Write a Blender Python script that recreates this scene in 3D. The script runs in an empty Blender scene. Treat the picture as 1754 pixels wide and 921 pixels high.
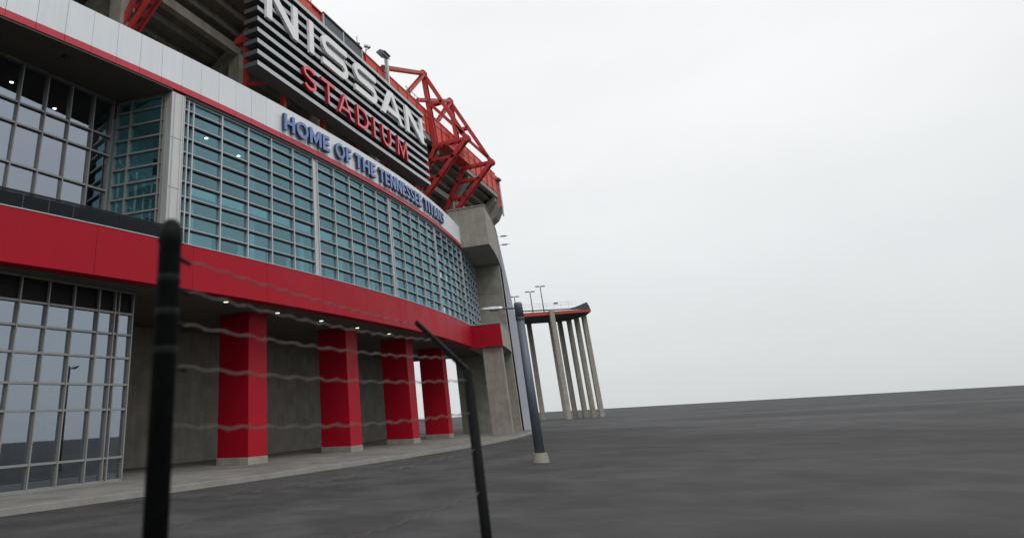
import bpy, math, random
from mathutils import Vector, Matrix
random.seed(7)
R_ = math.radians
sc = bpy.context.scene
COL = sc.collection

# ------------------------------------------------------------------ camera
F_PX, PITCH, ROLL, W_PX, H_PX, PPX, PPY, EYE = 1102.82, R_(21.742), R_(-3.2507), 1754.0, 921.0, 599.5, 283.0, 1.6
c_, s_, cp, sp = math.cos(ROLL), math.sin(ROLL), math.cos(PITCH), math.sin(PITCH)
RIGHT = Vector((c_, -s_*sp, s_*cp)); DOWN = Vector((s_, c_*sp, -c_*cp)); FWD = Vector((0, cp, sp))
cam = bpy.data.objects.new('camera', bpy.data.cameras.new('camera')); COL.objects.link(cam)
m = Matrix((RIGHT, -DOWN, -FWD)).transposed().to_4x4(); m.translation = (0, 0, EYE)
cam.matrix_world = m
cam.data.sensor_width = 36; cam.data.lens = F_PX*36/W_PX
cam.data.shift_x = (W_PX/2-PPX)/W_PX; cam.data.shift_y = -(H_PX/2-PPY)/W_PX
cam.data.clip_start = .05; cam.data.clip_end = 6000
cam.data.dof.use_dof = True; cam.data.dof.focus_distance = 36; cam.data.dof.aperture_fstop = 1.35
sc.camera = cam

# ------------------------------------------------------------------ sky (overcast) and sun
SUN_EL, SUN_AZ = R_(48), R_(150)      # azimuth clockwise from +Y
w = bpy.data.worlds.new('World'); sc.world = w; w.use_nodes = True
nt = w.node_tree; nt.nodes.clear()
def wn(t, **k):
    n = nt.nodes.new(t)
    for a, b in k.items(): setattr(n, a, b)
    return n
out = wn('ShaderNodeOutputWorld'); bg = wn('ShaderNodeBackground')
sky = wn('ShaderNodeTexSky', sky_type='NISHITA', sun_disc=False, sun_elevation=SUN_EL, sun_rotation=SUN_AZ)
tc = wn('ShaderNodeTexCoord'); sep = wn('ShaderNodeSeparateXYZ')
ramp = wn('ShaderNodeValToRGB')
els = ramp.color_ramp.elements
els[0].position = 0; els[0].color = (.68, .705, .71, 1)
els[1].position = 1; els[1].color = (1.15, 1.16, 1.17, 1)
e = els.new(.16); e.color = (.80, .82, .825, 1)
e = els.new(.33); e.color = (.93, .94, .94, 1)
e = els.new(.6); e.color = (1.0, 1.01, 1.01, 1)
noi = wn('ShaderNodeTexNoise'); noi.inputs['Scale'].default_value = 1.7; noi.inputs['Detail'].default_value = 5
mp = wn('ShaderNodeMapping'); mp.inputs['Scale'].default_value = (1, 1, 2.6)
mr = wn('ShaderNodeMapRange'); mr.inputs['From Min'].default_value = .3; mr.inputs['From Max'].default_value = .7
mr.inputs['To Min'].default_value = .94; mr.inputs['To Max'].default_value = 1.05
mul = wn('ShaderNodeMixRGB', blend_type='MULTIPLY'); mul.inputs[0].default_value = 1
dim = wn('ShaderNodeMixRGB', blend_type='MULTIPLY'); dim.inputs[0].default_value = 1; dim.inputs[2].default_value = (.1, .1, .1, 1)
mix = wn('ShaderNodeMixRGB', blend_type='MIX'); mix.inputs[0].default_value = .06
L = nt.links.new
L(tc.outputs['Generated'], sep.inputs[0]); L(sep.outputs['Z'], ramp.inputs[0])
L(tc.outputs['Generated'], mp.inputs[0]); L(mp.outputs[0], noi.inputs['Vector']); L(noi.outputs['Fac'], mr.inputs[0])
L(ramp.outputs[0], mul.inputs[1]); L(mr.outputs[0], mul.inputs[2])
L(sky.outputs[0], dim.inputs[1]); L(mul.outputs[0], mix.inputs[1]); L(dim.outputs[0], mix.inputs[2])
L(mix.outputs[0], bg.inputs[0]); bg.inputs[1].default_value = 1.0; L(bg.outputs[0], out.inputs[0])

sun = bpy.data.objects.new('sun', bpy.data.lights.new('sun', 'SUN')); COL.objects.link(sun)
sun.data.energy = .9; sun.data.angle = R_(25); sun.data.color = (1, .97, .93)
sd = Vector((math.sin(SUN_AZ)*math.cos(SUN_EL), math.cos(SUN_AZ)*math.cos(SUN_EL), math.sin(SUN_EL)))
sun.rotation_euler = sd.to_track_quat('Z', 'Y').to_euler(); sun.location = sd*200

vs = sc.view_settings
vs.view_transform = 'Standard'; vs.look = 'None'; vs.exposure = 0; vs.gamma = 1; vs.use_curve_mapping = False
sc.cycles.use_denoising = True
sc.cycles.max_bounces = 8; sc.cycles.transparent_max_bounces = 24; sc.cycles.glossy_bounces = 4; sc.cycles.diffuse_bounces = 4
sc.cycles.caustics_reflective = False; sc.cycles.caustics_refractive = False
sc.cycles.sample_clamp_indirect = 4

# ------------------------------------------------------------------ pixel -> place
EY = Vector((0, 0, EYE))
def ray(u, v): return (RIGHT*(u-PPX)+DOWN*(v-PPY)+FWD*F_PX).normalized()
def at_z(u, v, z):
    d = ray(u, v); return EY+d*((z-EYE)/d.z)
def at_dist(u, v, h):
    d = ray(u, v); return EY+d*(h/math.hypot(d.x, d.y))

# curved facade: s metres along the arc, o metres outwards, z up
CX, CY, RAD, A0 = -130.5044, 112.5016, 151.5747, R_(-37.918257)
ZT, ZS, ZB, ZG, ZR = 17.08, 15.505, 15.213, 8.6, 6.797
def fp(s, o, z):
    a = A0+s/RAD
    o += -.0014*(s-24)**2 if s > 24 else 0
    return Vector((CX+(RAD+o)*math.cos(a), CY+(RAD+o)*math.sin(a), z))
def on_fac(u, v, off=0.):
    d = ray(u, v); ox, oy = -CX, -CY; r = RAD+off
    a = d.x*d.x+d.y*d.y; b = ox*d.x+oy*d.y; k = ox*ox+oy*oy-r*r
    q = EY+d*((-b-math.sqrt(b*b-a*k))/a)
    return (math.atan2(q.y-CY, q.x-CX)-A0)*RAD, q.z
# straight upper deck: a metres along, n metres outwards from the sign's face, z up
AZ = R_(28.4); TT = Vector((math.sin(AZ), math.cos(AZ), 0)); NN = Vector((math.cos(AZ), -math.sin(AZ), 0)); SO = Vector((-4.734, 30.522, 0))
def up(a, n, z): return SO+TT*a+NN*n+Vector((0, 0, z))

# ------------------------------------------------------------------ materials
MAT = {}
def mat(name, col, rough=.6, metal=0, spec=.5, noise=0, nscale=3, bump=0, rnd=0, streak=0, coat=0, vec='Object', dark=.5):
    mt = bpy.data.materials.new(name); mt.use_nodes = True; MAT[name] = mt
    t = mt.node_tree; b = t.nodes['Principled BSDF']; l = t.links.new
    b.inputs['Roughness'].default_value = rough; b.inputs['Metallic'].default_value = metal
    b.inputs['Specular IOR Level'].default_value = spec; b.inputs['Coat Weight'].default_value = coat; b.inputs['Coat Roughness'].default_value = .15
    b.inputs['Base Color'].default_value = (*col, 1)
    if noise or rnd or streak or bump:
        tcn = t.nodes.new('ShaderNodeTexCoord'); cur = None
        def grey(sock, lo, hi, a=.3, z=.7):
            r = t.nodes.new('ShaderNodeMapRange'); l(sock, r.inputs[0])
            for i, v in zip(range(1, 5), (a, z, lo, hi)): r.inputs[i].default_value = v
            return r.outputs[0]
        def times(prev, fac):
            x = t.nodes.new('ShaderNodeMixRGB'); x.blend_type = 'MULTIPLY'; x.inputs[0].default_value = 1
            if prev is None: x.inputs[1].default_value = (*col, 1)
            else: l(prev, x.inputs[1])
            l(fac, x.inputs[2]); return x.outputs[0]
        if noise:
            n = t.nodes.new('ShaderNodeTexNoise'); n.inputs['Scale'].default_value = nscale; n.inputs['Detail'].default_value = 8; n.inputs['Roughness'].default_value = .65
            l(tcn.outputs[vec], n.inputs['Vector']); cur = times(cur, grey(n.outputs['Fac'], 1-noise, 1+noise))
            if bump:
                bp = t.nodes.new('ShaderNodeBump'); bp.inputs['Strength'].default_value = bump; bp.inputs['Distance'].default_value = .02
                l(n.outputs['Fac'], bp.inputs['Height']); l(bp.outputs[0], b.inputs['Normal'])
            rr = grey(n.outputs['Fac'], max(.02, rough-.08), min(1, rough+.1)); l(rr, b.inputs['Roughness'])
        if streak:
            mpn = t.nodes.new('ShaderNodeMapping'); mpn.inputs['Scale'].default_value = (2.2, 2.2, .12)
            n2 = t.nodes.new('ShaderNodeTexNoise'); n2.inputs['Scale'].default_value = 2.5; n2.inputs['Detail'].default_value = 6
            l(tcn.outputs[vec], mpn.inputs[0]); l(mpn.outputs[0], n2.inputs['Vector'])
            cur = times(cur, grey(n2.outputs['Fac'], 1-streak, 1.02, .35, .6))
        if rnd:
            oi = t.nodes.new('ShaderNodeObjectInfo'); cur = times(cur, grey(oi.outputs['Random'], 1-rnd, 1+rnd, 0, 1))
        if cur: l(cur, b.inputs['Base Color'])
    return mt
mat('white_panel', (.73, .765, .80), .42, .0, .5, .03, .5, 0, .025, .02)
mat('panel_core', (.05, .05, .055), .8)
mat('red_trim', (.52, .03, .055), .38, 0, .5, .05, 1.2, 0, .04, .05)
mat('red_band', (.385, .0045, .018), .5, 0, .2, .05, .5, 0, .04, .02)
mat('red_steel', (.47, .036, .034), .5, 0, .5, .14, 1.5, .1, .06)
mat('red_clad', (.66, .085, .055), .55, 0, .4, .12, .8, 0, .06, .2)
mat('frame_bronze', (.28, .28, .27), .45, .3, .5, .05, 2)
mat('pane_dark_reflection', (.010, .010, .009), .5, 0, .15)  # dark soffit reflection put into an opaque near-black pane colour
mat('frame_metal', (.50, .53, .55), .42, .35, .5, .05, 2, 0, .04)
mat('column_metal', (.56, .57, .565), .45, .25, .5, .05, 1.5, 0, 0, .12)
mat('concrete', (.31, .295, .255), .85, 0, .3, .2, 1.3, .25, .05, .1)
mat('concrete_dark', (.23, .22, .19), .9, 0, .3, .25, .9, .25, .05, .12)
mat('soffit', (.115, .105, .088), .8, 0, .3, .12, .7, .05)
mat('slat_metal', (.47, .50, .52), .4, .2, .5, .05, 1, 0, .04)
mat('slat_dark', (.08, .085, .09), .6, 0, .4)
mat('letter_white', (.86, .87, .87), .4, 0, .5, .03, 1.5)
mat('letter_red', (.80, .12, .15), .35, 0, .5, .05, 2)
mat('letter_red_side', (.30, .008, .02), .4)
mat('letter_blue', (.125, .22, .47), .3, .1, .6, .06, 2)
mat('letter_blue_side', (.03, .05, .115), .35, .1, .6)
mat('dark_metal', (.03, .032, .036), .5, .2)
mat('pole_grey', (.11, .13, .16), .5, .3, .5, .1, 4)
mat('galvanised', (.5, .53, .55), .45, .5, .5, .12, 5)
mat('louvre', (.30, .32, .34), .5, .3)
mat('wire_steel', (.13, .11, .10), .6, .4)
mat('post_black', (.0035, .004, .0045), .6, .0, .12, .3, 20, .1)
mat('lilac_wall', (.50, .53, .62), .5, 0, .4, .05, .6)
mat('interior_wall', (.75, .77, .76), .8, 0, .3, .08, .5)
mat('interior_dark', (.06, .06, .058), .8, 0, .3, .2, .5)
mat('asphalt', (.052, .052, .054), .9, 0, .3, .3, .9, .3)
mat('paving', (.19, .185, .175), .85, 0, .3, .2, .8, .2)
mat('balustrade_grey', (.10, .105, .11), .5, 0, .4, .1, 1, 0, .08)
mat('deck_dark', (.06, .066, .075), .7)
mat('deck_red', (.42, .06, .055), .55, 0, .4, .1, .4)
mat('kerb_grey', (.27, .265, .25), .85, 0, .3, .15, 2, .2)
def patches(name, sc_, amt):
    t = MAT[name].node_tree; b = t.nodes['Principled BSDF']; src = b.inputs['Base Color'].links[0].from_socket
    tcn = t.nodes.new('ShaderNodeTexCoord'); cur = src
    for k, am in ((sc_, amt), (sc_*9, amt*.6)):
        n = t.nodes.new('ShaderNodeTexNoise'); n.inputs['Scale'].default_value = k; n.inputs['Detail'].default_value = 6; n.inputs['Distortion'].default_value = .6
        rg = t.nodes.new('ShaderNodeMapRange')
        for i, v in zip(range(1, 5), (.38, .62, 1-am, 1+am)): rg.inputs[i].default_value = v
        x = t.nodes.new('ShaderNodeMixRGB'); x.blend_type = 'MULTIPLY'; x.inputs[0].default_value = 1
        t.links.new(tcn.outputs['Object'], n.inputs['Vector']); t.links.new(n.outputs['Fac'], rg.inputs[0]); t.links.new(cur, x.inputs[1]); t.links.new(rg.outputs[0], x.inputs[2]); cur = x.outputs[0]
    t.links.new(cur, b.inputs['Base Color'])
patches('asphalt', .05, .28); patches('paving', .12, .15)
def emit(name, col, st):
    mt = bpy.data.materials.new(name); mt.use_nodes = True; MAT[name] = mt
    b = mt.node_tree.nodes['Principled BSDF']; b.inputs['Base Color'].default_value = (*col, 1)
    b.inputs['Emission Color'].default_value = (*col, 1); b.inputs['Emission Strength'].default_value = st
emit('lamp_lens', (1, .93, .8), 2.5); emit('lamp_lens_cool', (.9, 1, 1), 8)
def glass(name, tint, gcol, ior, rough=.015, bump=.0):
    mt = bpy.data.materials.new(name); mt.use_nodes = True; MAT[name] = mt
    t = mt.node_tree; t.nodes.clear(); l = t.links.new
    o = t.nodes.new('ShaderNodeOutputMaterial'); mx = t.nodes.new('ShaderNodeMixShader'); tr = t.nodes.new('ShaderNodeBsdfTransparent')
    g = t.nodes.new('ShaderNodeBsdfGlossy'); fr = t.nodes.new('ShaderNodeFresnel'); fr.inputs['IOR'].default_value = ior
    tr.inputs[0].default_value = (*tint, 1); g.inputs[0].default_value = (*gcol, 1); g.inputs['Roughness'].default_value = rough
    tcn = t.nodes.new('ShaderNodeTexCoord'); n = t.nodes.new('ShaderNodeTexNoise'); n.inputs['Scale'].default_value = .7; n.inputs['Detail'].default_value = 1
    bp = t.nodes.new('ShaderNodeBump'); bp.inputs['Strength'].default_value = bump; bp.inputs['Distance'].default_value = .05
    l(tcn.outputs['Object'], n.inputs['Vector']); l(n.outputs['Fac'], bp.inputs['Height']); l(bp.outputs[0], g.inputs['Normal'])
    ge = t.nodes.new('ShaderNodeNewGeometry'); sb = t.nodes.new('ShaderNodeMath'); sb.operation = 'SUBTRACT'; sb.use_clamp = True
    l(fr.outputs[0], sb.inputs[0]); l(ge.outputs['Backfacing'], sb.inputs[1])
    l(sb.outputs[0], mx.inputs[0]); l(tr.outputs[0], mx.inputs[1]); l(g.outputs[0], mx.inputs[2]); l(mx.outputs[0], o.inputs[0])
glass('glass_teal', (.70, .91, .95), (.50, .84, .96), 2.6)
glass('glass_grey', (.70, .73, .74), (.74, .84, .97), 3.9)
glass('glass_smoke', (.30, .31, .33), (.5, .55, .6), 1.45)

# ------------------------------------------------------------------ mesh helpers
class MB:
    def __init__(s): s.v = []; s.f = []; s.mi = []
    def add(s, vs, fs, mi=0):
        o = len(s.v); s.v += [tuple(x) for x in vs]
        for f in fs: s.f.append(tuple(i+o for i in f)); s.mi.append(mi)
        return s
    def hexa(s, p, mi=0):   # p: bottom 4 (ccw from above), top 4
        return s.add(p, [(3, 2, 1, 0), (4, 5, 6, 7), (0, 1, 5, 4), (1, 2, 6, 5), (2, 3, 7, 6), (3, 0, 4, 7)], mi)
    def ring(s, rings, closed_ends=True, mi=0):
        n = len(rings[0]); vs = [p for r in rings for p in r]; fs = []
        for i in range(len(rings)-1):
            for j in range(n): fs.append((i*n+j, i*n+(j+1) % n, (i+1)*n+(j+1) % n, (i+1)*n+j))
        if closed_ends: fs.append(tuple(range(n))[::-1]); fs.append(tuple((len(rings)-1)*n+j for j in range(n)))
        return s.add(vs, fs, mi)
    def sweep(s, s0, s1, o0, o1, z0, z1, n=None, mi=0):
        n = n or max(1, int(math.ceil((s1-s0)/1.1))); rr = []
        for i in range(n+1):
            q = s0+(s1-s0)*i/n
            rr.append([fp(q, o0, z0), fp(q, o1, z0), fp(q, o1, z1), fp(q, o0, z1)])
        return s.ring(rr, True, mi)
    def ubox(s, a0, a1, n0, n1, z0, z1, mi=0):
        return s.ring([[up(a, n0, z0), up(a, n1, z0), up(a, n1, z1), up(a, n0, z1)] for a in (a0, a1)], True, mi)
    def beam(s, p, q, w_, h_, upv=(0, 0, 1), mi=0):
        p, q = Vector(p), Vector(q); d = (q-p).normalized(); x = d.cross(Vector(upv))
        if x.length < 1e-4: x = d.cross(Vector((1, 0, 0)))
        x.normalize(); y = x.cross(d).normalized(); x = x*w_/2; y = y*h_/2
        return s.ring([[k-x-y, k+x-y, k+x+y, k-x+y] for k in (p, q)], True, mi)
    def tube(s, pts, r, n=8, mi=0):
        pts = [Vector(p) for p in pts]; rr = []
        rs = r if isinstance(r, (list, tuple)) else [r]*len(pts)
        for i, p in enumerate(pts):
            d = (pts[min(i+1, len(pts)-1)]-pts[max(i-1, 0)]).normalized()
            x = d.cross(Vector((0, 0, 1)));
            if x.length < 1e-3: x = Vector((1, 0, 0))
            x.normalize(); y = x.cross(d)
            rr.append([p+(x*math.cos(t)+y*math.sin(t))*rs[i] for t in [2*math.pi*k/n for k in range(n)]])
        return s.ring(rr, True, mi)
    def prism(s, poly, z0, z1, mi=0):   # poly: plan points
        n = len(poly)
        return s.ring([[Vector((p[0], p[1], z)) for p in poly] for z in (z0, z1)], True, mi)
    def build(s, name, mats, parent=None, kind=None, smooth=False, tf=None, recalc=True):
        me = bpy.data.meshes.new(name); me.from_pydata(s.v, [], s.f)
        mats = mats if isinstance(mats, (list, tuple)) else [mats]
        for k in mats: me.materials.append(MAT[k])
        me.polygons.foreach_set('material_index', s.mi)
        if recalc:
            import bmesh
            bm = bmesh.new(); bm.from_mesh(me); bmesh.ops.recalc_face_normals(bm, faces=bm.faces); bm.to_mesh(me); bm.free()
        if smooth: me.polygons.foreach_set('use_smooth', [True]*len(me.polygons))
        return link(name, me, parent, kind)
def link(name, me, parent=None, kind=None):
    o = bpy.data.objects.new(name, me); COL.objects.link(o)
    if parent is not None:
        o.parent = parent; o.matrix_parent_inverse = BASE.get(parent.name, Matrix())
    if kind: o['kind'] = kind
    return o
BASE = {}
def thing(name, label, cat, loc=(0, 0, 0), rot=0, group=None, local=False):
    o = bpy.data.objects.new(name, None); COL.objects.link(o); o.location = loc; o.rotation_euler = (0, 0, rot); o.empty_display_size = .3
    o['label'] = label; o['category'] = cat
    if group: o['group'] = group
    if not local: BASE[o.name] = (Matrix.Translation(loc) @ Matrix.Rotation(rot, 4, 'Z')).inverted()
    return o
def tag(o, label, cat, group=None):
    o['label'] = label; o['category'] = cat
    if group: o['group'] = group
    return o

# ------------------------------------------------------------------ ground
g = MB(); g.add([(-1500, -1500, 0), (1500, -1500, 0), (1500, 3000, 0), (-1500, 3000, 0)], [(0, 1, 2, 3)])
g.build('ground', 'asphalt', kind='structure')
g = MB(); g.sweep(-16, 52, -14, 3.2, -.3, .12, 40); g.build('pavement', 'paving', kind='structure')
g = MB(); g.sweep(-16, 52, 3.2, 3.42, -.3, .15, 60); g.build('kerb', 'kerb_grey', kind='structure')

# ------------------------------------------------------------------ stadium
ST = thing('stadium', 'football stadium with white fascia, teal curtain wall and bright red band', 'stadium', fp(20, -3, 0))
SL, SR = -12.0, 41.2           # extent of the facade bands
def part(mb, name, mats, parent=None, **k): return mb.build(name, mats, parent or ST, **k)

# white fascia with panels, cap, red trim under it
core = part(MB().sweep(SL, SR, -.55, -.03, ZB+.02, ZT-.03), 'white_fascia', 'panel_core')
part(MB().sweep(SL, SR, -.6, -.001, ZT-.029, ZT), 'coping', 'white_panel', core)
PW = 1.0755
k0 = int(math.floor((SL+.03)/PW))
trimcore = part(MB().sweep(SL, SR, -.5, -.02, ZB+.004, ZB+.018), 'red_trim', 'red_trim')
for k in range(k0, 40):
    a, b = max(SL, -.03+k*PW+.008), min(SR, -.03+(k+1)*PW-.008)
    if b-a < .1: continue
    j = random.uniform(-.003, .003)
    part(MB().sweep(a, b, -.03, .0+j, ZS+.006, ZT-.03, 1), 'fascia_panel', 'white_panel', core)
    part(MB().sweep(a, b, -.02, .012+j, ZB, ZS-.006, 1), 'trim_panel', 'red_trim', trimcore)

# red band with panels and sill
band = part(MB().sweep(SL, SR, -.6, -.03, ZR+.02, ZG-.02), 'red_band', 'red_band')
joints = [3.11-4.28*k for k in range(3, 0, -1)]+[3.11, 7.43, 11.81, 16.13, 20.37, 24.6, 28.85, 33.1, 37.35, SR]
joints = [SL]+[j for j in joints if j > SL]
for a, b in zip(joints, joints[1:]):
    part(MB().sweep(a+.008, b-.008, -.03, .0, ZR, ZG-.03), 'band_panel', 'red_band', band)
part(MB().sweep(SL, SR, -.6, .02, ZG-.03, ZG), 'sill', 'frame_metal', band)

# soffits and floors
part(MB().sweep(6.0, 50, -8, -.62, ZB-.08, ZB+.25), 'ceiling', 'interior_wall')
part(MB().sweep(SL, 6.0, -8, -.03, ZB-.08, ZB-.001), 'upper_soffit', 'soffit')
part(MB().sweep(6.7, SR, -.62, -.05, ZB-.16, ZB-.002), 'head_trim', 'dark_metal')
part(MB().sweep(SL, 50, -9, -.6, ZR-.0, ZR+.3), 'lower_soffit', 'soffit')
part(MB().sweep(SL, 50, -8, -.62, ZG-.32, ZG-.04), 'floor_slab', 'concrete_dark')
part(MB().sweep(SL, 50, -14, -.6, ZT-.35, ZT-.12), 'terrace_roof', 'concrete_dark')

# ---- teal curtain wall
OM0, OM1, OG = -.44, -.10, -.24     # mullion back, mullion front, glass
cw = part(MB().sweep(6.7, 49.6, -.40, -.12, ZB-.22, ZB-.161), 'curtain_wall', 'frame_metal')
mods = [[6.73, 6.96, 7.25], [7.25, 8.95, 10.67, 12.32, 14.01, 15.74], [16.14, 17.76, 19.4, 21.03, 22.68, 24.3], [24.65, 26.25, 27.86, 29.46, 31.06, 32.66],
        [33.0, 34.6, 36.2, 37.8, 39.4, 41.0], [41.35, 42.95, 44.6, 46.2, 47.8, 49.4]]
ROW = (ZB-ZG)/10
made = set()
for mi_, md in enumerate(mods):
    for s in md:
        if s in made: continue
        made.add(s)
        mb = MB(); mb.sweep(s-.03, s+.03, OM0, OM1, ZG, ZB-.16, 1); part(mb, 'mullion', 'frame_metal', cw)
    for r in range(1, 10):
        z = ZG+r*ROW
        mb = MB(); mb.sweep(md[0]+.031, md[-1]-.031, -.34, -.118, z-.004, z+.03, len(md)-1); mb.sweep(md[0]+.031, md[-1]-.031, -.33, -.122, z-.06, z-.0041, len(md)-1, 1); part(mb, 'transom', ['frame_metal', 'dark_metal'], cw)
    for a, b in zip(md, md[1:]):
        if a > 44.5: continue
        for r in range(10):
            z0 = ZG+r*ROW+.03; z1 = ZG+(r+1)*ROW-.03
            if r == 9: z1 -= .1
            j = random.uniform(-.004, .004); j2 = random.uniform(-.004, .004)
            p = [fp(a+.03, OG+j, z0), fp(b-.03, OG+j2, z0), fp(b-.03, OG+.012+j2, z0), fp(a+.03, OG+.012+j, z0)]
            mb = MB(); mb.hexa(p+[Vector((q.x, q.y, z1)) for q in p]); part(mb, 'pane', 'glass_teal', cw)
mb = MB()
for a, b in zip(mods[-1][2:], mods[-1][3:]):
    for r in range(10): mb.sweep(a+.03, b-.03, OG, OG+.012, ZG+r*ROW+.03, ZG+(r+1)*ROW-.03, 1)
o = part(mb, 'far_panes', 'glass_teal', cw); o['kind'] = 'stuff'
for a, b in ((15.776, 16.104), (24.336, 24.614), (32.696, 32.964), (41.036, 41.314)):
    part(MB().sweep(a, b, -.42, -.16, ZG, ZB-.16, 1), 'pillar_cover', 'column_metal', cw)
# corner column with seams
cc = part(MB().sweep(5.99, 6.68, -.62, -.06, ZG, ZB-.1, 1), 'corner_column', 'column_metal')
for s in (5.99, 6.14, 6.54, 6.66): part(MB().sweep(s, s+.022, -.06, -.035, ZG, ZB-.1, 1), 'seam_rib', 'frame_metal', cc)
for z in (10.8, 13.0): part(MB().sweep(6.0, 6.67, -.06, -.052, z, z+.012, 1), 'joint_strip', 'dark_metal', cc)

# ---- interior behind the teal glass
iw = part(MB().sweep(5.9, 50, -4.6, -4.3, ZG, ZB-.08), 'interior_wall', 'interior_wall')
for s in [8.2+4.3*k for k in range(10)]:
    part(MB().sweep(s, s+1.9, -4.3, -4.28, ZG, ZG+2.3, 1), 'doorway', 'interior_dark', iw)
part(MB().sweep(6.9, 50, -4.3, -2.2, 11.7, 12.1), 'mezzanine_slab', 'interior_wall')
part(MB().sweep(6.9, 50, -2.3, -2.25, 12.1, 12.9), 'mezzanine_rail', 'interior_dark')
for s in [9.6+4.3*k for k in range(9)]:
    mb = MB(); c = fp(s, -2.9, 0); mb.tube([(c.x, c.y, ZG), (c.x, c.y, ZB-.08)], .2, 12); part(mb, 'interior_column', 'interior_wall')
def downlight(p, r, m_='lamp_lens', parent=None):
    d = MB(); d.tube([p+Vector((0, 0, .02)), p-Vector((0, 0, .03))], r*1.25, 16); o = part(d, 'downlight', 'frame_metal')
    d = MB(); d.tube([p-Vector((0, 0, .031)), p-Vector((0, 0, .045))], r, 16); d.build('lens', m_, o)
for s, of in ((10.25, -2.6), (13.0, -3.0), (17.3, -2.8), (21.6, -2.8), (25.9, -2.8), (30.2, -2.8)):
    downlight(fp(s, of, ZB-.1), .085, 'lamp_lens_cool')
for s, of in ((10.19, -.95), (14.3, -1.5), (18.26, -1.65), (22.35, -1.8), (26.6, -1.8)):
    downlight(fp(s, of, ZR-.01), .10)

# ---- recessed glass wall at the left and its return
def flat_wall(name, A, B, cols, rows, gm, zt, zb, mw=.045, md=.12, back=.2, fm='frame_bronze', top=None):
    A, B = Vector((*A, 0)), Vector((*B, 0)); t = (B-A).normalized(); n = Vector((t.y, -t.x, 0))
    def P(d, o, z): q = A+t*d+n*o; return Vector((q.x, q.y, z))
    def bx(mb, d0, d1, o0, o1, z0, z1):
        return mb.hexa([P(d0, o0, z0), P(d1, o0, z0), P(d1, o1, z0), P(d0, o1, z0), P(d0, o0, z1), P(d1, o0, z1), P(d1, o1, z1), P(d0, o1, z1)])
    W = part(bx(MB(), cols[0]-mw, cols[-1]+mw, -back, md*.7, zt-.07, zt-.002), name, fm)
    part(bx(MB(), cols[0]-mw, cols[-1]+mw, -back, md*.7, zb, zb+.08), 'base_rail', fm, W)
    for d in cols: part(bx(MB(), d-mw/2, d+mw/2, -back, md, zb+.081, zt-.071), 'mullion', fm, W)
    for z in rows: part(bx(MB(), cols[0]+mw/2+.001, cols[-1]-mw/2-.001, -.1, md*.8, z-.035, z+.035), 'transom', fm, W)
    zz = [zb]+list(rows)+[zt]
    for d0, d1 in zip(cols, cols[1:]):
        for z0, z1 in zip(zz, zz[1:]):
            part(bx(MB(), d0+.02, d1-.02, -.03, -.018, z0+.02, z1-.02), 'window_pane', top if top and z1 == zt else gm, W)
    return W
RA, RB = (-12.84, 20.55), (-10.09, 25.03)
flat_wall('recess_window_wall', RA, RB, [-8.6, -7.55, -6.5, -5.4, -4.35, -3.3, -2.2, -1.15, -.1, .95, 2.02, 3.08, 4.15, 5.1], [10.98, 12.55, 13.4], 'glass_grey', ZB-.08, ZG)
flat_wall('return_window_wall', (-10.02, 25.12), (-7.62, 24.42), [.05, .75, 2.28, 2.44], [ZG+r*ROW for r in range(1, 10)], 'glass_teal', ZB-.081, ZG, mw=.05)
# rooms behind the recess: back wall, ceiling lights
iv = Vector((RB[0]-RA[0], RB[1]-RA[1], 0)).normalized(); ivn = Vector((iv.y, -iv.x, 0))
def rp(d, o, z): q = Vector((*RA, 0))+iv*d+ivn*o; return Vector((q.x, q.y, z))
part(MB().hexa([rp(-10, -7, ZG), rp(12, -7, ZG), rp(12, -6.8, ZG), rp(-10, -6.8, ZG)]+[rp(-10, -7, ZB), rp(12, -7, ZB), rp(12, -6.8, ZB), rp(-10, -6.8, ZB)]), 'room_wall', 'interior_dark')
for u, v in ((20, 140), (93.5, 185)): downlight(at_z(u, v, ZB-.1), .075, 'lamp_lens_cool')
for d in (-3.2, -7): downlight(rp(d, -1.9, ZB-.1), .075, 'lamp_lens_cool')
q = at_z(112, 98, ZB-.1)
sf = part(MB().tube([q+Vector((0, 0, .02)), q-Vector((0, 0, .06))], .14, 14), 'soffit_fixture', 'dark_metal')
for dx in (-.06, .06): MB().tube([q+Vector((dx, 0, -.061)), q+Vector((dx, 0, -.075))], .012, 8).build('bulb', 'galvanised', sf)
# smoked glass balustrade on the band
bal = part(MB().sweep(SL, 5.98, -.2, -.14, ZG+.6, ZG+.63), 'balustrade', 'dark_metal')
js = [SL]+[.48+.88*k for k in range(-14, 6) if .48+.88*k > SL]+[5.98]
for a, b in zip(js, js[1:]):
    part(MB().sweep(a+.006, b-.006, -.185, -.165, ZG+.002, ZG+.6, 1), 'glass_panel', 'glass_smoke', bal)
    part(MB().sweep(a+.02, b-.02, -.21, -.19, ZG+.002, ZG+.52, 1), 'backing_panel', 'balustrade_grey', bal)

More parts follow.
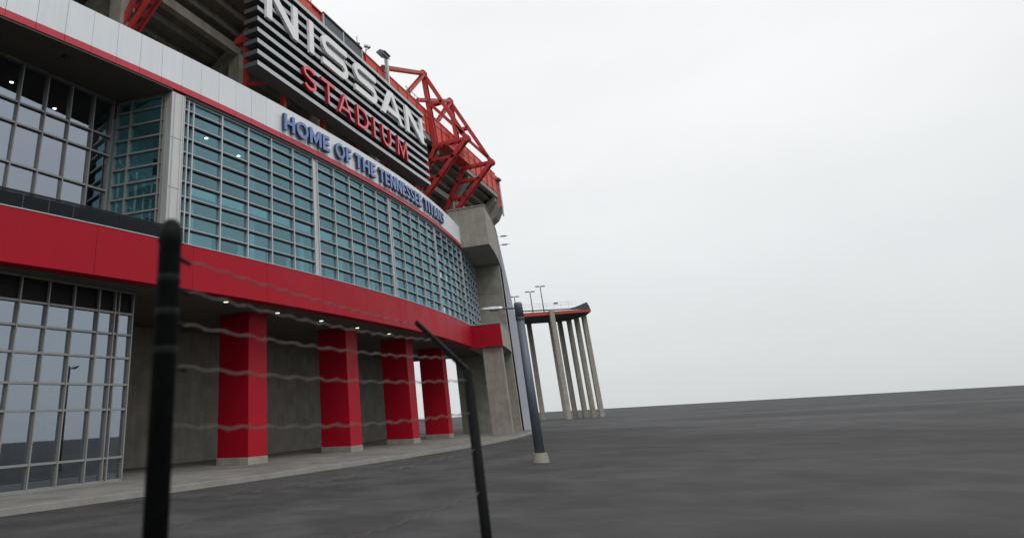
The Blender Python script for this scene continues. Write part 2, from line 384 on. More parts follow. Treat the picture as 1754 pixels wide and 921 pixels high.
# ---- ground floor
LA, LB = (-11.63, 20.62), (-8.82, 25.30)
flat_wall('ground_window_wall', LA, LB, [-8.6, -7.55, -6.5, -5.45, -4.4, -3.35, -2.3, -1.3, -.28, .75, 1.79, 2.8, 3.85, 4.57, 4.75, 5.42], [.9, 2.5, 3.35, 4.3, 5.15, 5.93], 'glass_grey', ZR-.002, .12, top='pane_dark_reflection')  # top row of panes coloured near-black in place of reflecting the soffit
part(MB().sweep(SL, 50, -9.2, -9, .12, ZR), 'rear_wall', 'concrete_dark')
part(MB().sweep(5.6, 5.75, -9, -2.0, .12, ZR, 1), 'side_wall', 'concrete_dark')
for s in (13.0, 21.6, 30.2, 38.8):
    rb = part(MB().sweep(s, s+1.3, -4.1, -2.2, .12, ZR-.002, 1), 'red_pillar', 'red_band')
    part(MB().sweep(s-.02, s+1.32, -4.12, -2.18, .12, .42, 1), 'plinth', 'concrete', rb)

# ---- projecting concrete bay at the far end, pier, red block
def bulk(name, s0, s1, o0, o1, z0, z1, m_, n=None):
    return part(MB().sweep(s0, s1, o0, o1, z0, z1, n), name, m_)
bulk('concrete_bay', 41.22, 62, -.9, 2.4, ZB, 18.7, 'concrete', 24)
part(MB().sweep(41.14, 62, -1.0, 2.46, 18.7, 18.78, 24), 'bay_coping', 'concrete')
pier = bulk('concrete_pier', 49.6, 62, -3, 2.28, 0, ZB-.002, 'concrete', 14)
part(MB().sweep(49.58, 49.6, -.5, 2.27, 12.4, 12.43, 1), 'pour_joint', 'concrete_dark', pier)
part(MB().sweep(49.58, 49.6, -.5, 2.27, 9.6, 9.63, 1), 'pour_joint', 'concrete_dark', pier)
rbk = bulk('red_block', 41.6, 49.5, -.5, 2.38, ZR, ZG, 'concrete', 8)
part(MB().sweep(41.57, 41.6, -.5, 2.38, ZR, ZG-.04, 1), 'red_face', 'red_band', rbk)
part(MB().sweep(41.54, 49.5, -.5, 2.42, ZG, ZG+.04, 8), 'block_coping', 'frame_metal', rbk)
part(MB().sweep(41.9, 42.5, .6, 2.2, 0, ZR, 1), 'block_column', 'concrete', rbk)
mb = MB(); mb.ring([[fp(q, 2.42, 0), fp(q, 3.7, 0), fp(q, 3.15, 9.5), fp(q, 2.75, 15), fp(q, 2.5, 18.4), fp(q, 2.42, 18.4)] for q in [52+k for k in range(20)]]); part(mb, 'pale_wall', 'lilac_wall')

# ---- upper deck: stepped seating soffit, girders, rakers, columns
RIMZ, RIMB = 30.0, 27.4
AL, AR = -16.0, 52.0
NS = 15
def stepnz(k): return -2.0-.82*k, 27.3-.58*k
ud = part(MB().ubox(AL, AR, -2.35, -1.9, RIMB-.55, RIMB), 'upper_deck', 'concrete')
for k in range(NS):
    n, z = stepnz(k)
    mb = MB(); mb.ubox(AL, AR, n-.98, n-.02, z-.16, z); mb.ubox(AL, AR, n-.98, n-.80, z-.7, z-.161); part(mb, 'seating_step', 'concrete_dark', ud)
part(MB().ubox(AL, AR, -4.75, -4.3, 24.0, 24.62), 'girder', 'concrete', ud)
part(MB().ubox(AL, AR, -9.3, -8.8, 19.8, 20.8), 'girder', 'concrete', ud)
cols = [4.1+9.5*k for k in range(-2, 6)]
for a in cols:
    mb = MB()
    pts = [(-2.1, 27.0), (-2.1, 26.3), (-4.0, 24.3), (-5.2, 23.5), (-14, 17.5), (-14, 18.5)]
    mb.ring([[up(a+d, n, z) for n, z in pts] for d in (-.4, .4)]); part(mb, 'raker', 'concrete', ud)
    mb = MB(); mb.ubox(a-.45, a+.45, -5.1, -4.25, ZT-.4, 24.6); part(mb, 'column', 'concrete', ud)
    mb = MB(); mb.ubox(a-.4, a+.4, -9.5, -8.7, ZT-.4, 21.2); part(mb, 'column', 'concrete', ud)
    mb = MB(); mb.tube([up(a+.25, -4.22, ZT-.3), up(a+.25, -4.22, 24.0)], .06, 8); part(mb, 'drain_pipe', 'pole_grey', ud)
part(MB().ubox(AL, AR, -14.4, -14.1, ZT-.4, 20), 'concourse_wall', 'concrete_dark', ud)
part(MB().ubox(AL, AR, -14.1, -5.5, 20.6-1.4, 20.9-1.4), 'concourse_slab', 'concrete_dark', ud)

# rim: red cladding, a louvred stretch, end wall
rim = part(MB().ubox(AL, AR, -2.1, -1.92, RIMB, RIMZ-.05), 'rim_wall', 'red_clad')
a = AL
while a < AR-.1:
    b = min(a+2.07, AR)
    if not (b > 10.3 and a < 16.3):
        part(MB().ubox(a+.02, b-.02, -1.92, -1.86, RIMB+.05, RIMZ-.85), 'rim_panel', 'red_clad', rim)
        part(MB().ubox(a+.02, b-.02, -1.92, -1.83, RIMZ-.78, RIMZ-.1), 'rim_panel', 'red_clad', rim)
        part(MB().ubox(a-.06, a+.06, -1.92, -1.76, RIMB+.02, RIMZ-.04), 'rib', 'red_steel', rim)
    a = b
part(MB().ubox(AL, 10.25, -2.2, -1.78, RIMZ-.05, RIMZ+.06), 'rim_cap', 'red_clad', rim)
part(MB().ubox(16.35, AR, -2.2, -1.78, RIMZ-.05, RIMZ+.06), 'rim_cap', 'red_clad', rim)
lv = part(MB().ubox(10.25, 16.35, -1.9, -1.86, RIMB, RIMZ), 'louvre_screen', 'dark_metal')
for k in range(22):
    z = RIMB+.1+k*.12
    part(MB().ubox(10.3, 16.3, -1.86, -1.76, z, z+.05), 'louvre_blade', 'louvre', lv)
for a in (10.25, 13.2, 16.25): part(MB().ubox(a, a+.12, -1.86, -1.7, RIMB, RIMZ), 'louvre_post', 'frame_metal', lv)
part(MB().ubox(10.25, 16.35, -2.0, -1.66, RIMZ, RIMZ+.12), 'louvre_cap', 'dark_metal', lv)
mb = MB(); pts = [(-1.9, 29.9), (-1.9, 25.6), (-2.6, 24.4), (-6, 22.0), (-6, 25), (-2.4, 29.9)]
mb.ring([[up(a, n, z) for n, z in pts] for a in (AR+.01, AR+1.9)]); ew = part(mb, 'end_wall', 'concrete', ud)
part(MB().ubox(AR+.2, AR+1.7, -1.9, -1.8, 25.7, 29.9), 'end_cladding', 'red_clad', ew)

# ------------------------------------------------------------------ red steel frames
FRN = 'red steel frames braced off the stadium rim'
def frame_parts():
    P = {}
    def v(n, z, a=0): return Vector((n, a, z))
    out_ = []
    def member(name, p, q, w_=.34, d_=.5, ladder=True):
        mb = MB(); d = (q-p)
        for s in (-1, 1):
            o = Vector((0, s*d_/2, 0)) if abs(d.y) < .3 else d.cross(Vector((0, 0, 1))).normalized()*(s*d_/2)
            mb.beam(p+o, q+o, *((w_, .1, (0, 1, 0)) if abs(d.y) < .3 else (.1, w_, (0, 0, 1))))
        L_ = d.length; n = max(2, int(L_/.75))
        o = Vector((0, d_/2, 0)) if abs(d.y) < .3 else d.cross(Vector((0, 0, 1))).normalized()*(d_/2)
        for i in range(n+1):
            c = p+d*(i/n); mb.beam(c-o, c+o, .09, w_*.75, d.normalized())
        out_.append((name, mb))
    apex, out, inr, mid = v(-2.0, 34.6), v(1.7, 26.25), v(-1.45, 26.3), v(-1.5, 30.8)
    member('post', v(-1.45, 26.0), apex, .42)
    member('outer_strut', apex, out, .36)
    member('lower_strut', out, v(-4.25, 20.3), .38)
    member('inner_strut', inr, v(-4.6, 20.8), .36)
    member('tie', inr, out, .3)
    member('tie', mid, v(-.3, 30.8), .28)
    member('diagonal', mid, v(1.45, 26.8), .3)
    member('tie', v(-2.35, 24.9), v(.3, 24.75), .28)
    member('tie', v(-3.2, 23.2), v(-1.35, 23.1), .26)
    member('rim_brace', apex, v(-1.95, 30.2, -10.6), .3, .42)
    member('rim_brace', v(-1.95, 34.3, -.25), v(-1.95, 30.2, -4.9), .28, .42)
    for c, r in ((apex, .34), (out, .36), (inr, .36), (mid, .3)):
        mb = MB(); mb.ring([[c+Vector((math.cos(t)*r, a, math.sin(t)*r)) for t in [math.pi/8+k*math.pi/4 for k in range(8)]] for a in (-.31, .31)])
        out_.append(('gusset', mb))
    return out_
fp_ = frame_parts(); protos = []
for name, mb in fp_:
    me = bpy.data.meshes.new(name); me.from_pydata(mb.v, [], mb.f); me.materials.append(MAT['red_steel'])
    import bmesh
    bm = bmesh.new(); bm.from_mesh(me); bmesh.ops.recalc_face_normals(bm, faces=bm.faces); bm.to_mesh(me); bm.free()
    protos.append((name, me))
for a, lab in ((30.65, 'red lattice steel frame standing beside the end of the slatted sign'), (38.15, 'red lattice steel frame above the concrete bay at the deck end'),
               (-5.3, 'red lattice steel strut coming down behind the white fascia')):
    t = thing('steel_frame', lab, 'steel frame', up(a, 0, 0), -AZ, FRN, local=True)
    for name, me in protos:
        o = bpy.data.objects.new(name, me); COL.objects.link(o); o.parent = t
# light red catwalk railing between the two frames
cwk = thing('catwalk', 'red catwalk with crossed pale railing between the two steel frames', 'catwalk', up(34, -1, 26))
MB().ubox(31.1, 37.7, -1.6, -.5, 26.35, 26.45).build('walkway', 'red_steel', cwk)
for z in (27.0, 27.6): MB().tube([up(31.1, -.5, z), up(37.7, -.5, z)], .035, 6).build('rail', 'red_clad', cwk)
for k in range(5):
    a = 31.1+k*1.65
    MB().tube([up(a, -.5, 26.4), up(a, -.5, 27.65)], .04, 6).build('rail_post', 'red_clad', cwk)
    if k < 4: MB().tube([up(a, -.5, 26.4), up(a+1.65, -.5, 27.6)], .03, 6).build('cross_brace', 'red_clad', cwk)

# ------------------------------------------------------------------ slatted sign with letters
SG = thing('slatted_sign', 'huge grey slatted sign with white and red lettering above the fascia', 'sign', up(12, -1, ZT))
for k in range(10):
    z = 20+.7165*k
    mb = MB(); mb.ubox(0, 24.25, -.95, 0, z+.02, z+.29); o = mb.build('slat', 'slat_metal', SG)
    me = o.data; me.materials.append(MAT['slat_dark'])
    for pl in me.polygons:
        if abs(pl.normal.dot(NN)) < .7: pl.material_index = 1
for a in (4.0, 8.5, 13.3, 18, 23.2):
    MB().ubox(a-.12, a+.12, -1.25, -.96, ZT-.13, 26.9).build('rear_post', 'red_steel', SG)
    MB().beam(up(a, -1.2, 19.4), up(a, -4.2, 19.4), .2, .25).build('outrigger', 'red_steel', SG)
    MB().beam(up(a, -1.2, 19.3), up(a, -4.2, 17.4), .2, .22).build('outrigger_brace', 'red_steel', SG)
MB().ubox(1.26, 1.5, -2.0, -1.78, ZT-.13, 22.75).build('end_post', 'red_steel', SG)
MB().ubox(1.15, 1.65, -2.55, -1.6, 22.75, 23.2).build('end_bracket', 'red_steel', SG)
for a0, a1 in ((4.0, 8.5), (8.5, 13.3), (13.3, 18), (18, 23.2)):
    MB().beam(up(a0, -1.4, 19.4), up(a1, -1.4, 17.3), .18, .2).build('rear_brace', 'red_steel', SG)
MB().beam(up(1.4, -1.9, 20.0), up(4.0, -1.9, 21.3), .18, .2).build('end_brace', 'red_steel', SG)
MB().beam(up(1.4, -1.9, 18.6), up(23.2, -1.4, 18.6), .2, .2).build('rear_chord', 'red_steel', SG)

def extrude_poly(loops_tris, name, fn, d0, d1, mats, parent):
    """2D outline -> solid; fn(x,y,d) gives the 3D point"""
    import bmesh
    bm = bmesh.new()
    vs = [bm.verts.new((x, y, 0)) for x, y in loops_tris]
    f = bm.faces.new(vs); f.normal_update(); bmesh.ops.triangulate(bm, faces=[f])
    mb = MB(); n = len(vs); bm.verts.index_update()
    tris = [[v.index for v in f.verts] for f in bm.faces]; bm.free()
    pts0 = [fn(x, y, d0) for x, y in loops_tris]; pts1 = [fn(x, y, d1) for x, y in loops_tris]
    mb.add(pts0+pts1, [tuple(i+n for i in t) for t in tris], 0)
    mb.add(pts0+pts1, [t[::-1] for t in tris]+[(i, (i+1) % n, n+(i+1) % n, n+i) for i in range(n)], 1)
    me = bpy.data.meshes.new(name); me.from_pydata(mb.v, [], mb.f)
    for k in mats: me.materials.append(MAT[k])
    me.polygons.foreach_set('material_index', mb.mi)
    bm = bmesh.new(); bm.from_mesh(me); bmesh.ops.remove_doubles(bm, verts=bm.verts, dist=1e-5); bmesh.ops.recalc_face_normals(bm, faces=bm.faces); bm.to_mesh(me); bm.free()
    return link(name, me, parent)
def stroke(path, hw):
    """polyline with butt ends -> outline"""
    Lp, Rp = [], []
    for i, (x, y) in enumerate(path):
        p0 = path[max(i-1, 0)]; p1 = path[min(i+1, len(path)-1)]
        dx, dy = p1[0]-p0[0], p1[1]-p0[1]; l = math.hypot(dx, dy) or 1; hk = hw
        if 0 < i < len(path)-1:
            ax, ay, bx_, by = x-p0[0], y-p0[1], p1[0]-x, p1[1]-y; la = math.hypot(ax, ay) or 1; lb = math.hypot(bx_, by) or 1
            tx, ty = ax/la+bx_/lb, ay/la+by/lb; l = math.hypot(tx, ty) or 1; dx, dy = tx, ty; hk = hw*min(1.9, 2/l)
        nx, ny = -dy/l*hk, dx/l*hk
        Lp.append((x+nx, y+ny)); Rp.append((x-nx, y-ny))
    return Lp+Rp[::-1]
def arc(cx, cy, r, t0, t1, n=9, ry=None):
    ry = ry or r
    return [(cx+r*math.cos(R_(t0+(t1-t0)*i/n)), cy+ry*math.sin(R_(t0+(t1-t0)*i/n))) for i in range(n+1)]
Z0, Z1 = 23.38, 25.80
def sgn(x, y, d): return up(x, d, y)
WM = ['letter_white', 'letter_white']
def N_(x0, x1, w_=.53):
    dg = .68
    return [(x0, Z0), (x0+w_, Z0), (x0+w_, Z1-.75), (x1-w_-.02, Z0), (x1, Z0), (x1, Z1), (x1-w_, Z1), (x1-w_, Z0+.75), (x0+w_+.02, Z1), (x0, Z1)]
def S_(x0, x1, hw=.23):
    a, b, y0, y1 = x0+hw, x1-hw, Z0+hw, Z1-hw; ym = (y0+y1)/2; r = (y1-ym)/2; rx = r*1.25
    return stroke([(x1-.05, y1), (a+rx+.01, y1)]+arc(a+rx, ym+r, rx, 90, 270, 14, r)+[(b-rx-.01, ym)]+arc(b-rx, y0+r, rx, 90, -90, 14, r)+[(x0+.05, y0)], hw)
def A_(x0, x1, w_=.6):
    m_ = (x0+x1)/2; h = Z1-Z0; tw = .36
    yb0, yb1 = Z0+.42, Z0+.85
    def L_(y): return x0+(m_-tw-x0)*(y-Z0)/h          # outer left
    def Li(y): return L_(y)+w_
    def Rr(y): return x1-(L_(y)-x0)
    def Ri(y): return Rr(y)-w_
    top_y = Z1-.55
    outer = [(x0, Z0), (x0+w_, Z0), (Li(yb0), yb0), (Ri(yb0), yb0), (x1-w_, Z0), (x1, Z0), (m_+tw, Z1), (m_-tw, Z1)]
    return outer, [(Li(yb1), yb1), (Ri(yb1), yb1), (m_, Z0+h*.82)]
for poly in (N_(.62, 3.87), [(5.15, Z0), (5.68, Z0), (5.68, Z1), (5.15, Z1)], S_(6.7, 10.1), S_(11.05, 14.52), N_(19.75, 23.25)):
    extrude_poly(poly, 'letter', sgn, .02, .2, WM, SG)
# the A as an outline with a bridge cut into its counter
ao, ai = A_(15.2, 19.02)
k = 3
bridge = [ao[0], ao[1], ao[2], ai[0], ai[2], ai[1], (ai[0][0]+.002, ai[0][1]), (ao[2][0]+.002, ao[2][1]), ao[3], ao[4], ao[5], ao[6], ao[7]]
extrude_poly(bridge, 'letter', sgn, .02, .2, WM, SG)

def glyph(ch, off, ext, res=4):
    cu = bpy.data.curves.new('glyph', 'FONT'); cu.body = ch; cu.size = 1; cu.extrude = ext; cu.offset = off; cu.resolution_u = res
    ob = bpy.data.objects.new('glyph', cu); COL.objects.link(ob)
    bpy.context.view_layer.update()
    me = bpy.data.meshes.new_from_object(ob.evaluated_get(bpy.context.evaluated_depsgraph_get()))
    bpy.data.objects.remove(ob); bpy.data.curves.remove(cu)
    xs = [v.co.x for v in me.vertices]; ys = [v.co.y for v in me.vertices]
    return me, min(xs), max(xs), min(ys), max(ys)
def place_glyph(ch, fn, mats, parent, off, ext):
    me, x0, x1, y0, y1 = glyph(ch, off, ext)
    me.materials.clear()
    for k in mats: me.materials.append(MAT[k])
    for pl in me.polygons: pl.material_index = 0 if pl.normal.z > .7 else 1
    for v in me.vertices:
        v.co = fn((v.co.x-x0)/(x1-x0), (v.co.y-y0)/(y1-y0), v.co.z/ext if ext else 0)
    me.name = 'letter'
    return link('letter', me, parent)
def thin(ch, w_, h, hw):
    x0, x1, y0, y1 = hw, w_-hw, hw, h-hw; ym = h*.52
    if ch == 'S':
        r1, r2 = (y1-ym)/2, (ym-y0)/2; cx = w_/2; rx = x1-cx
        return stroke(arc(cx, ym+r1, rx, 25, 180, 12, r1)+[(x0+.12, ym+r1*.35), (x1-.12, ym-r2*.35)]+arc(cx, y0+r2, rx, 0, -155, 12, r2), hw)
    if ch == 'T': return [(w_/2-hw, 0), (w_/2+hw, 0), (w_/2+hw, h-2*hw), (w_, h-2*hw), (w_, h), (0, h), (0, h-2*hw), (w_/2-hw, h-2*hw)]
    if ch == 'I': return [(0, 0), (w_, 0), (w_, h), (0, h)]
    if ch == 'U':
        rx = (x1-x0)/2; return stroke([(x0, h), (x0, y0+rx)]+arc(x0+rx, y0+rx, rx, 180, 360, 14)[1:-1]+[(x1, y0+rx), (x1, h)], hw)
    if ch == 'D':
        rx = (x1-x0)*.62; ry = (y1-y0)/2; return stroke([(x0, h*.5), (x0, y1), (x1-rx, y1)]+arc(x1-rx, h/2, rx, 90, -90, 16, ry)[1:-1]+[(x1-rx, y0), (x0, y0), (x0, h*.499)], hw)
    if ch == 'M': return stroke([(x0, 0), (x0+.1, y1), (w_/2, h*.12), (x1-.1, y1), (x1, 0)], hw)
    if ch == 'A':
        m_ = w_/2; t = hw*.9; b = hw*2.05; L_ = lambda y: (m_-t)*y/h; e = .001; q0, q1 = h*.24, h*.24+2*hw
        return [(0, 0), (b, 0), (L_(q0)+b, q0), (L_(q1)+b, q1), (m_, h*.84), (w_-L_(q1)-b, q1), (L_(q1)+b+e, q1), (L_(q0)+b+e, q0), (w_-L_(q0)-b, q0), (w_-b, 0), (w_, 0), (m_+t, h), (m_-t, h)]
for ch, a0, a1 in (('S', 4.28, 5.68), ('T', 6.3, 8.02), ('A', 8.38, 10.2), ('D', 10.98, 12.62), ('I', 13.44, 13.66), ('U', 14.8, 16.32), ('M', 17.4, 19.27)):
    extrude_poly(thin(ch, a1-a0, 1.6, .105), 'letter', lambda x, y, d, a0=a0: up(a0+x, d, 20.52+y), .02, .26, ['letter_red', 'letter_red_side'], SG)

# ------------------------------------------------------------------ blue letters on the fascia
HL = thing('fascia_lettering', 'row of blue raised letters fixed along the curved white fascia', 'lettering', fp(23, .2, ZT))
words = [('HOME', 12.95, 17.0), ('OF', 17.6, 19.32), ('THE', 19.75, 22.25), ('TENNESSEE', 22.75, 29.6), ('TITANS', 30.15, 34.75)]
HOME_W = {'H': 1.0, 'O': 1.18, 'M': 1.22, 'E': .78, 'F': .75, 'T': .86, 'N': 1.05, 'S': .78, 'I': .3, 'A': 1.05}
B_ = .24      # stroke of the bold capitals, in letter heights
def cap(c, wd):
    """outline in (0..wd, 0..1) for the straight letters"""
    b, h = B_, B_*.82
    if c == 'H': return [(0, 0), (b, 0), (b, .5-h/2), (wd-b, .5-h/2), (wd-b, 0), (wd, 0), (wd, 1), (wd-b, 1), (wd-b, .5+h/2), (b, .5+h/2), (b, 1), (0, 1)]
    if c == 'E': return [(0, 0), (wd, 0), (wd, h), (b, h), (b, .5-h/2), (wd*.92, .5-h/2), (wd*.92, .5+h/2), (b, .5+h/2), (b, 1-h), (wd, 1-h), (wd, 1), (0, 1)]
    if c == 'F': return [(0, 0), (b, 0), (b, .45-h/2), (wd*.9, .45-h/2), (wd*.9, .45+h/2), (b, .45+h/2), (b, 1-h), (wd, 1-h), (wd, 1), (0, 1)]
    if c == 'T': return [(wd/2-b/2, 0), (wd/2+b/2, 0), (wd/2+b/2, 1-h), (wd, 1-h), (wd, 1), (0, 1), (0, 1-h), (wd/2-b/2, 1-h)]
    if c == 'I': return [(0, 0), (wd, 0), (wd, 1), (0, 1)]
    if c == 'N': return [(0, 0), (b, 0), (b, .62), (wd-b*1.05, 0), (wd, 0), (wd, 1), (wd-b, 1), (wd-b, .38), (b*1.05, 1), (0, 1)]
    if c == 'M':
        m_ = wd/2
        return [(0, 0), (b, 0), (b, .58), (m_-.05, .12), (m_+.05, .12), (wd-b, .58), (wd-b, 0), (wd, 0), (wd, 1), (wd-b*.95, 1), (m_, .46), (b*.95, 1), (0, 1)]
    if c == 'A':
        m_ = wd/2; t = b*.62; L_ = lambda y: (m_-t)*y
        y0, y1 = .2, .2+h*.9; e = .001
        return [(0, 0), (b, 0), (L_(y0)+b, y0), (L_(y1)+b, y1), (m_, .74), (wd-L_(y1)-b, y1), (L_(y1)+b+e, y1), (L_(y0)+b+e, y0), (wd-L_(y0)-b, y0), (wd-b, 0), (wd, 0), (m_+t, 1), (m_-t, 1)]
for wd, sa, sb in words:
    tot = sum(HOME_W[c] for c in wd)+.16*(len(wd)-1); k = (sb-sa)/tot; x = sa
    for c in wd:
        wdt = HOME_W[c]*k; hh = .93
        if c in 'OS':
            place_glyph(c, lambda u_, v_, d, x=x, wdt=wdt: fp(x+wdt*u_, .15+.08*d, 15.65+.95*v_), ['letter_blue', 'letter_blue_side'], HL, .022, .1)
        else:
            extrude_poly(cap(c, wdt/hh), 'letter', lambda px_, py_, d, x=x: fp(x+px_*hh, d, 15.66+hh*py_), .07, .23, ['letter_blue', 'letter_blue_side'], HL)
        x += wdt+.16*k

# ------------------------------------------------------------------ things on the rim
fl = thing('floodlight', 'grey floodlight on a square pole above the slatted sign', 'floodlight', up(20.5, -1.45, RIMB))
MB().ubox(20.36, 20.64, -1.62, -1.36, RIMB, 31.45).build('pole', 'galvanised', fl)
MB().ubox(19.2, 20.36, -1.55, -1.42, 31.3, 31.4).build('arm', 'galvanised', fl)
hd = MB(); hd.ring([[up(a, n, z) for n, z in ((-1.2, 30.75), (-.85, 30.95), (-1.35, 31.28), (-1.75, 31.1))] for a in (19.0, 20.1)]); hd = hd.build('lamp_head', 'pole_grey', fl)
MB().beam(up(18.95, -1.0, 30.7), up(20.15, -1.0, 30.7), .08, .06).build('visor', 'galvanised', hd)
an = thing('rim_antenna', 'thin antenna rod with a small dome camera on the louvre end', 'antenna', up(15.9, -1.9, RIMZ+.1))
MB().tube([up(15.9, -1.9, RIMZ), up(15.9, -1.9, 31.1)], .03, 6).build('rod', 'pole_grey', an)
MB().tube([up(16.15, -1.9, 30.2), up(16.15, -1.9, 30.55)], [.03, .12], 10).build('dome', 'pole_grey', an)
for a, lab in ((17.4, 'pair of dome cameras on a curved bracket over the red rim'), (8.9, 'dome camera on a short mast over the pale red rim panel')):
    t = thing('dome_camera', lab, 'camera', up(a, -1.9, RIMZ), 0, 'cameras on the stadium rim')
    MB().tube([up(a, -1.9, RIMZ), up(a, -1.9, 30.5), up(a+.3, -1.7, 30.8)], .04, 6).build('bracket', 'pole_grey', t)
    for da, dz in ((.3, .95), (-.25, .75)):
        MB().tube([up(a+da, -1.75, 30+dz-.16), up(a+da, -1.75, 30+dz-.08), up(a+da, -1.75, 30+dz+.08), up(a+da, -1.75, 30+dz+.14)], [.05, .17, .17, .06], 12).build('dome', 'galvanised', t)
    MB().tube([up(a-.25, -1.75, 30.65), up(a, -1.9, 30.45)], .03, 6).build('bracket_arm', 'pole_grey', t)
lt = thing('roof_ladder', 'small tubular ladder cage on the red rim beside the steel frame', 'ladder', up(27.6, -2.0, RIMZ))
for a in (25.9, 26.9, 27.9, 28.9): MB().tube([up(a, -2.1, RIMZ), up(a, -2.1, 31.1)], .035, 6).build('stanchion', 'galvanised', lt)
for z in (30.5, 31.0): MB().tube([up(25.8, -2.1, z), up(29.0, -2.1, z)], .03, 6).build('rail', 'galvanised', lt)
rl = thing('rim_lamp', 'pale slim lamp post fixed to the end of the upper deck', 'lamp', up(52.8, -1.7, 24.6))
MB().tube([up(52.8, -1.7, 24.6), up(52.8, -1.7, 29.2)], .1, 8).build('pole', 'galvanised', rl)
MB().ubox(52.0, 52.9, -1.75, -1.35, 29.2, 29.45).build('lamp_head', 'pole_grey', rl)
for z, lab in ((20.6, 'upper small outrigger lamp projecting past the concrete bay'), (19.6, 'lower small outrigger lamp projecting past the concrete bay')):
    b = fp(60, 2.4, 0); t = thing('outrigger_lamp', lab, 'lamp', (b.x, b.y, 18.7), 0, 'small lamps projecting beyond the bay')
    MB().tube([(b.x, b.y, 18.7), (b.x, b.y, z)], .04, 6).build('mast', 'pole_grey', t)
    MB().beam((b.x, b.y, z), (b.x+1.5, b.y-.2, z+.03), .05, .05).build('arm', 'galvanised', t)
    MB().beam((b.x+.6, b.y-.08, z), (b.x+1.2, b.y-.16, z), .2, .12).build('lamp_head', 'pole_grey', t)

# ------------------------------------------------------------------ elevated deck beyond
K = 2.0
def kz(x, y): return (x*K, y*K)
DZ = 1.6+9.4*K
ed = thing('elevated_deck', 'far elevated deck with red fascia and dark upturned end on concrete columns', 'elevated deck', (42, 145, 0))
FA, FB = Vector((33.84, 139.18, 0)), Vector((48.16, 136.54, 0)); fd = (FB-FA).normalized(); FA2 = FA-fd*24
plan = [FA2[:2], FB[:2], (49.2, 143.6), (47.4, 150.0), (43.3, 151.0), (FA2.x+2, 154)]
MB().prism(plan, DZ, DZ+.55).build('deck_slab', 'deck_dark', ed)
fn_ = Vector((fd.y, -fd.x, 0))
def dq(t, o, z): q = FA+fd*t+fn_*o; return (q.x, q.y, z)
Ld = (FB-FA).length
mb = MB(); mb.hexa([dq(-24, -.02, DZ-.05), dq(Ld, -.02, DZ-.05), dq(Ld, .12, DZ-.05), dq(-24, .12, DZ-.05), dq(-24, -.02, DZ+1.2), dq(Ld, -.02, DZ+.5), dq(Ld, .12, DZ+.5), dq(-24, .12, DZ+1.2)]); mb.build('fascia', 'deck_red', ed)
ps = [(-24, 1.2), (0, 1.1), (Ld-4.2, .72), (Ld, .5)]; pt_ = [(-24, 1.4), (0, 1.3), (Ld-4.2, .93), (Ld-2.8, 1.15), (Ld-.4, 1.95), (Ld, .9)]
outl = [(t, z) for t, z in ps]+[(t, z) for t, z in pt_[::-1]]
extrude_poly(outl, 'parapet', lambda x, y, d: Vector(dq(x, d, DZ+y+.004)), -.3, .16, ['deck_dark', 'deck_dark'], ed)
mb = MB(); mb.beam((48.3, 136.8, DZ+.3), (49.3, 143.6, DZ+.3), .15, .6); mb.build('end_fascia', 'deck_red', ed)
for x, y in ((40.45, 137.7), (47.2, 148.6), (47.9, 145.4), (48.4, 141.9), (45.5, 150), (43.5, 150), (38.5, 150), (36, 151), (33, 144)):
    MB().prism([(x-.45, y-.45), (x+.45, y-.45), (x+.45, y+.45), (x-.45, y+.45)], 0, DZ+(1.0 if y < 138 else 0)).build('column', 'concrete', ed)
for k in range(12):
    t = -3+k*1.5; MB().tube([dq(t, -.4, DZ+.9), dq(t, -.4, DZ+2.5)], .025, 5).build('rail_post', 'galvanised', ed)
for z in (2.0, 2.5): MB().tube([dq(-4, -.4, DZ+z), dq(Ld-3, -.4, DZ+z-.12)], .03, 5).build('rail', 'galvanised', ed)
t0 = dq(7.6, -.35, DZ+2.3); MB().beam(t0, (t0[0]+.8, t0[1]-.1, t0[2]), .1, .35).build('sign_plate', 'pole_grey', ed)
for u, v, lab in ((925, 490.7, 'tallest twin-head lamp post on the far elevated deck'), (907.6, 500, 'middle twin-head lamp post on the far elevated deck'), (880.8, 508.5, 'twin-head lamp post on the far deck just behind the street lamp')):
    q = at_dist(u, v, 144); t = thing('deck_lamp', lab, 'lamp post', (q.x, q.y, DZ+.55), 0, 'twin-head lamps on the far deck')
    MB().tube([(q.x, q.y, DZ+.5), (q.x, q.y, q.z)], [.13, .09], 8).build('pole', 'pole_grey', t)
    for s in (-1, 1): MB().beam((q.x+s*.2, q.y, q.z+.05), (q.x+s*1.0, q.y, q.z+.05), .4, .16).build('lamp_head', 'dark_metal', t)
    MB().beam((q.x-.2, q.y, q.z+.03), (q.x+.2, q.y, q.z+.03), .08, .08).build('cross_arm', 'pole_grey', t)

# ------------------------------------------------------------------ street lamp
q = at_dist(880.5, 520, 25); q2 = at_dist(824, 530.5, 25.2)
sl = thing('street_lamp', 'dark grey street lamp with a long flat head on one arm', 'street lamp', (q.x+.14, q.y, 0))
X, Y = q.x+.14, q.y
MB().tube([(X, Y, 0), (X, Y, 5.0)], [.17, .14], 20).build('pole', 'pole_grey', sl, smooth=True)
MB().tube([(X, Y, 4.9), (X, Y, 5.32), (X, Y, 5.36), (X, Y, 5.42)], [.155, .15, .155, .12], 20).build('cap', 'pole_grey', sl, smooth=True)
MB().tube([(X, Y, 4.78), (X, Y, 4.84)], .158, 20).build('collar', 'dark_metal', sl)
MB().tube([(X, Y, 0), (X, Y, .3)], [.28, .24], 16).build('base', 'concrete', sl)
dv = Vector((q2.x-X, q2.y-Y, 0)).normalized(); tip = Vector((q2.x, q2.y, q2.z))
st_ = Vector((X, Y, 5.2)); mid_ = st_.lerp(tip, .42)+Vector((0, 0, .03))
MB().tube([st_, mid_], .035, 10).build('arm', 'pole_grey', sl)
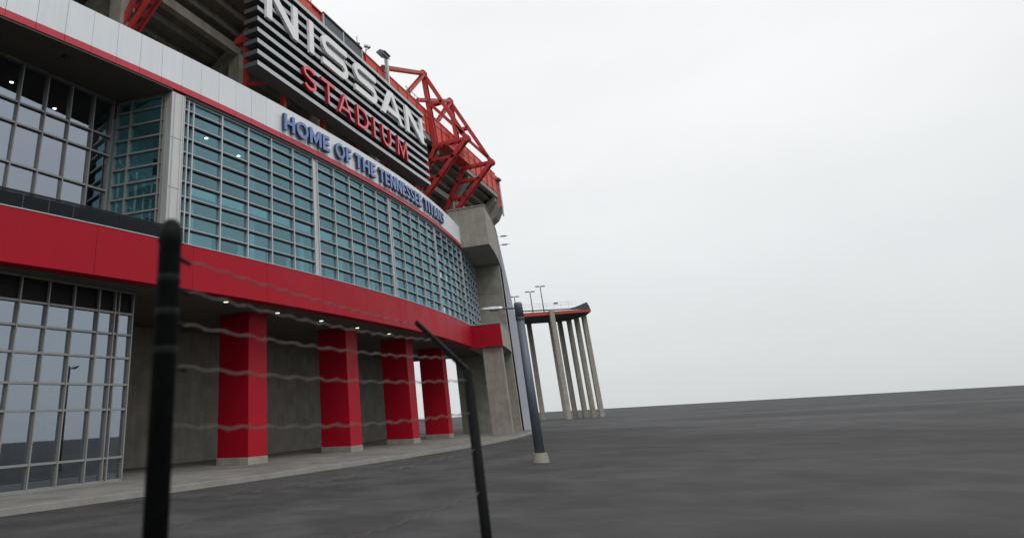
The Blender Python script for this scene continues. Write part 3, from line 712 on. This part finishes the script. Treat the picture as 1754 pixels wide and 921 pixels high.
sd_ = Vector((-dv.y, dv.x, 0)); rr = []
for t, wd, th in ((0, .05, .05), (.12, .11, .09), (.5, .13, .1), (.85, .1, .06), (1, .03, .03)):
    c = mid_.lerp(tip, t)+Vector((0, 0, .03)); rr.append([c-sd_*wd-Vector((0, 0, th*.5)), c+sd_*wd-Vector((0, 0, th*.5)), c+sd_*wd*.6+Vector((0, 0, th*.5)), c-sd_*wd*.6+Vector((0, 0, th*.5))])
lh = MB().ring(rr).build('lamp_head', 'galvanised', sl)
c0, c1 = mid_.lerp(tip, .15), mid_.lerp(tip, .6)
MB().beam(c0-Vector((0, 0, .05)), c1-Vector((0, 0, .05)), .14, .05).build('lens', 'pole_grey', lh)

# ------------------------------------------------------------------ barbed wire fence in the foreground
FZ = (2.154, 2.05, 1.936, 1.80, 1.62, 1.42, 1.2, .95, .65, .3)
p1 = at_dist(294, 375, 2.2); p2 = at_z(713, 556, 2.154)
fe = thing('barbed_wire_fence', 'fence of black round posts strung with wavy strands of barbed wire', 'fence', (p1.x, p1.y, 0))
pr = .0375
def post(x, y, z, parent):
    return MB().tube([(x, y, 0), (x, y, z-.09), (x, y, z-.085), (x, y, z-.05), (x, y, z-.02), (x, y, z-.004), (x, y, z)], [pr, pr, pr*1.1, pr*1.08, pr*.85, pr*.45, .004], 24).build('post', 'post_black', parent, smooth=True)
po = post(p1.x, p1.y, p1.z, fe)
for z in (2.07, 1.96, 1.84): MB().tube([(p1.x, p1.y, z-.016), (p1.x, p1.y, z-.008), (p1.x, p1.y, z+.004), (p1.x, p1.y, z+.022)], [pr*.97, pr*1.05, pr*1.05, pr*.97], 24).build('clamp_band', 'post_black', po, smooth=True)
dr = Vector((p2.x-p1.x, p2.y-p1.y, 0)); sp_ = dr.length; dr.normalize(); sdv = Vector((dr.y, -dr.x, 0))
p2b = Vector((p2.x, p2.y, 0))+sdv*.30
MB().tube([(p2b.x, p2b.y, 0), (p2b.x, p2b.y, 1.86)], .03, 16).build('post', 'post_black', fe, smooth=True)
MB().beam((p2b.x, p2b.y, 1.85), (p2.x, p2.y, 2.17), .03, .03).build('barb_arm', 'post_black', fe)
for i, zz in enumerate(FZ):
    off = sdv*(.0 if i < 1 else .1*i if i < 3 else .3)
    A_p = Vector((p1.x, p1.y, zz))+sdv*.0; B_p = Vector((p2.x, p2.y, zz))+off
    d = (B_p-A_p); n = int(d.length/.012); pts = []
    for j in range(n+1):
        t = j/n; l_ = t*d.length; c = A_p+d*t-Vector((0, 0, .03*4*t*(1-t)*(.6 if i == 0 else 1)))
        c += Vector((0, 0, 1))*.0042*math.sin(l_*2*math.pi/.14+i)+sdv*.003*math.sin(l_*2*math.pi/.1)
        pts.append(c)
    wr = MB().tube(pts, .0028, 5).build('barbed_strand', 'wire_steel', fe, smooth=True)
    bm_ = MB()
    for j in range(6, n, 9):
        c = pts[j]; t = random.uniform(0, 6.28)
        for q in (t, t+1.6):
            v_ = (sdv*math.cos(q)+Vector((0, 0, 1))*math.sin(q))*.011; bm_.tube([c-v_, c+v_], .0011, 4)
    bm_.build('barbs', 'wire_steel', wr, kind='stuff')
    if i < 4:
        ux = Vector((p1.x, p1.y, zz))+dr*(pr*.9); MB().tube([ux, ux+dr*.07-Vector((0, 0, .012))], [.009, .007], 8).build('tie', 'post_black', wr)
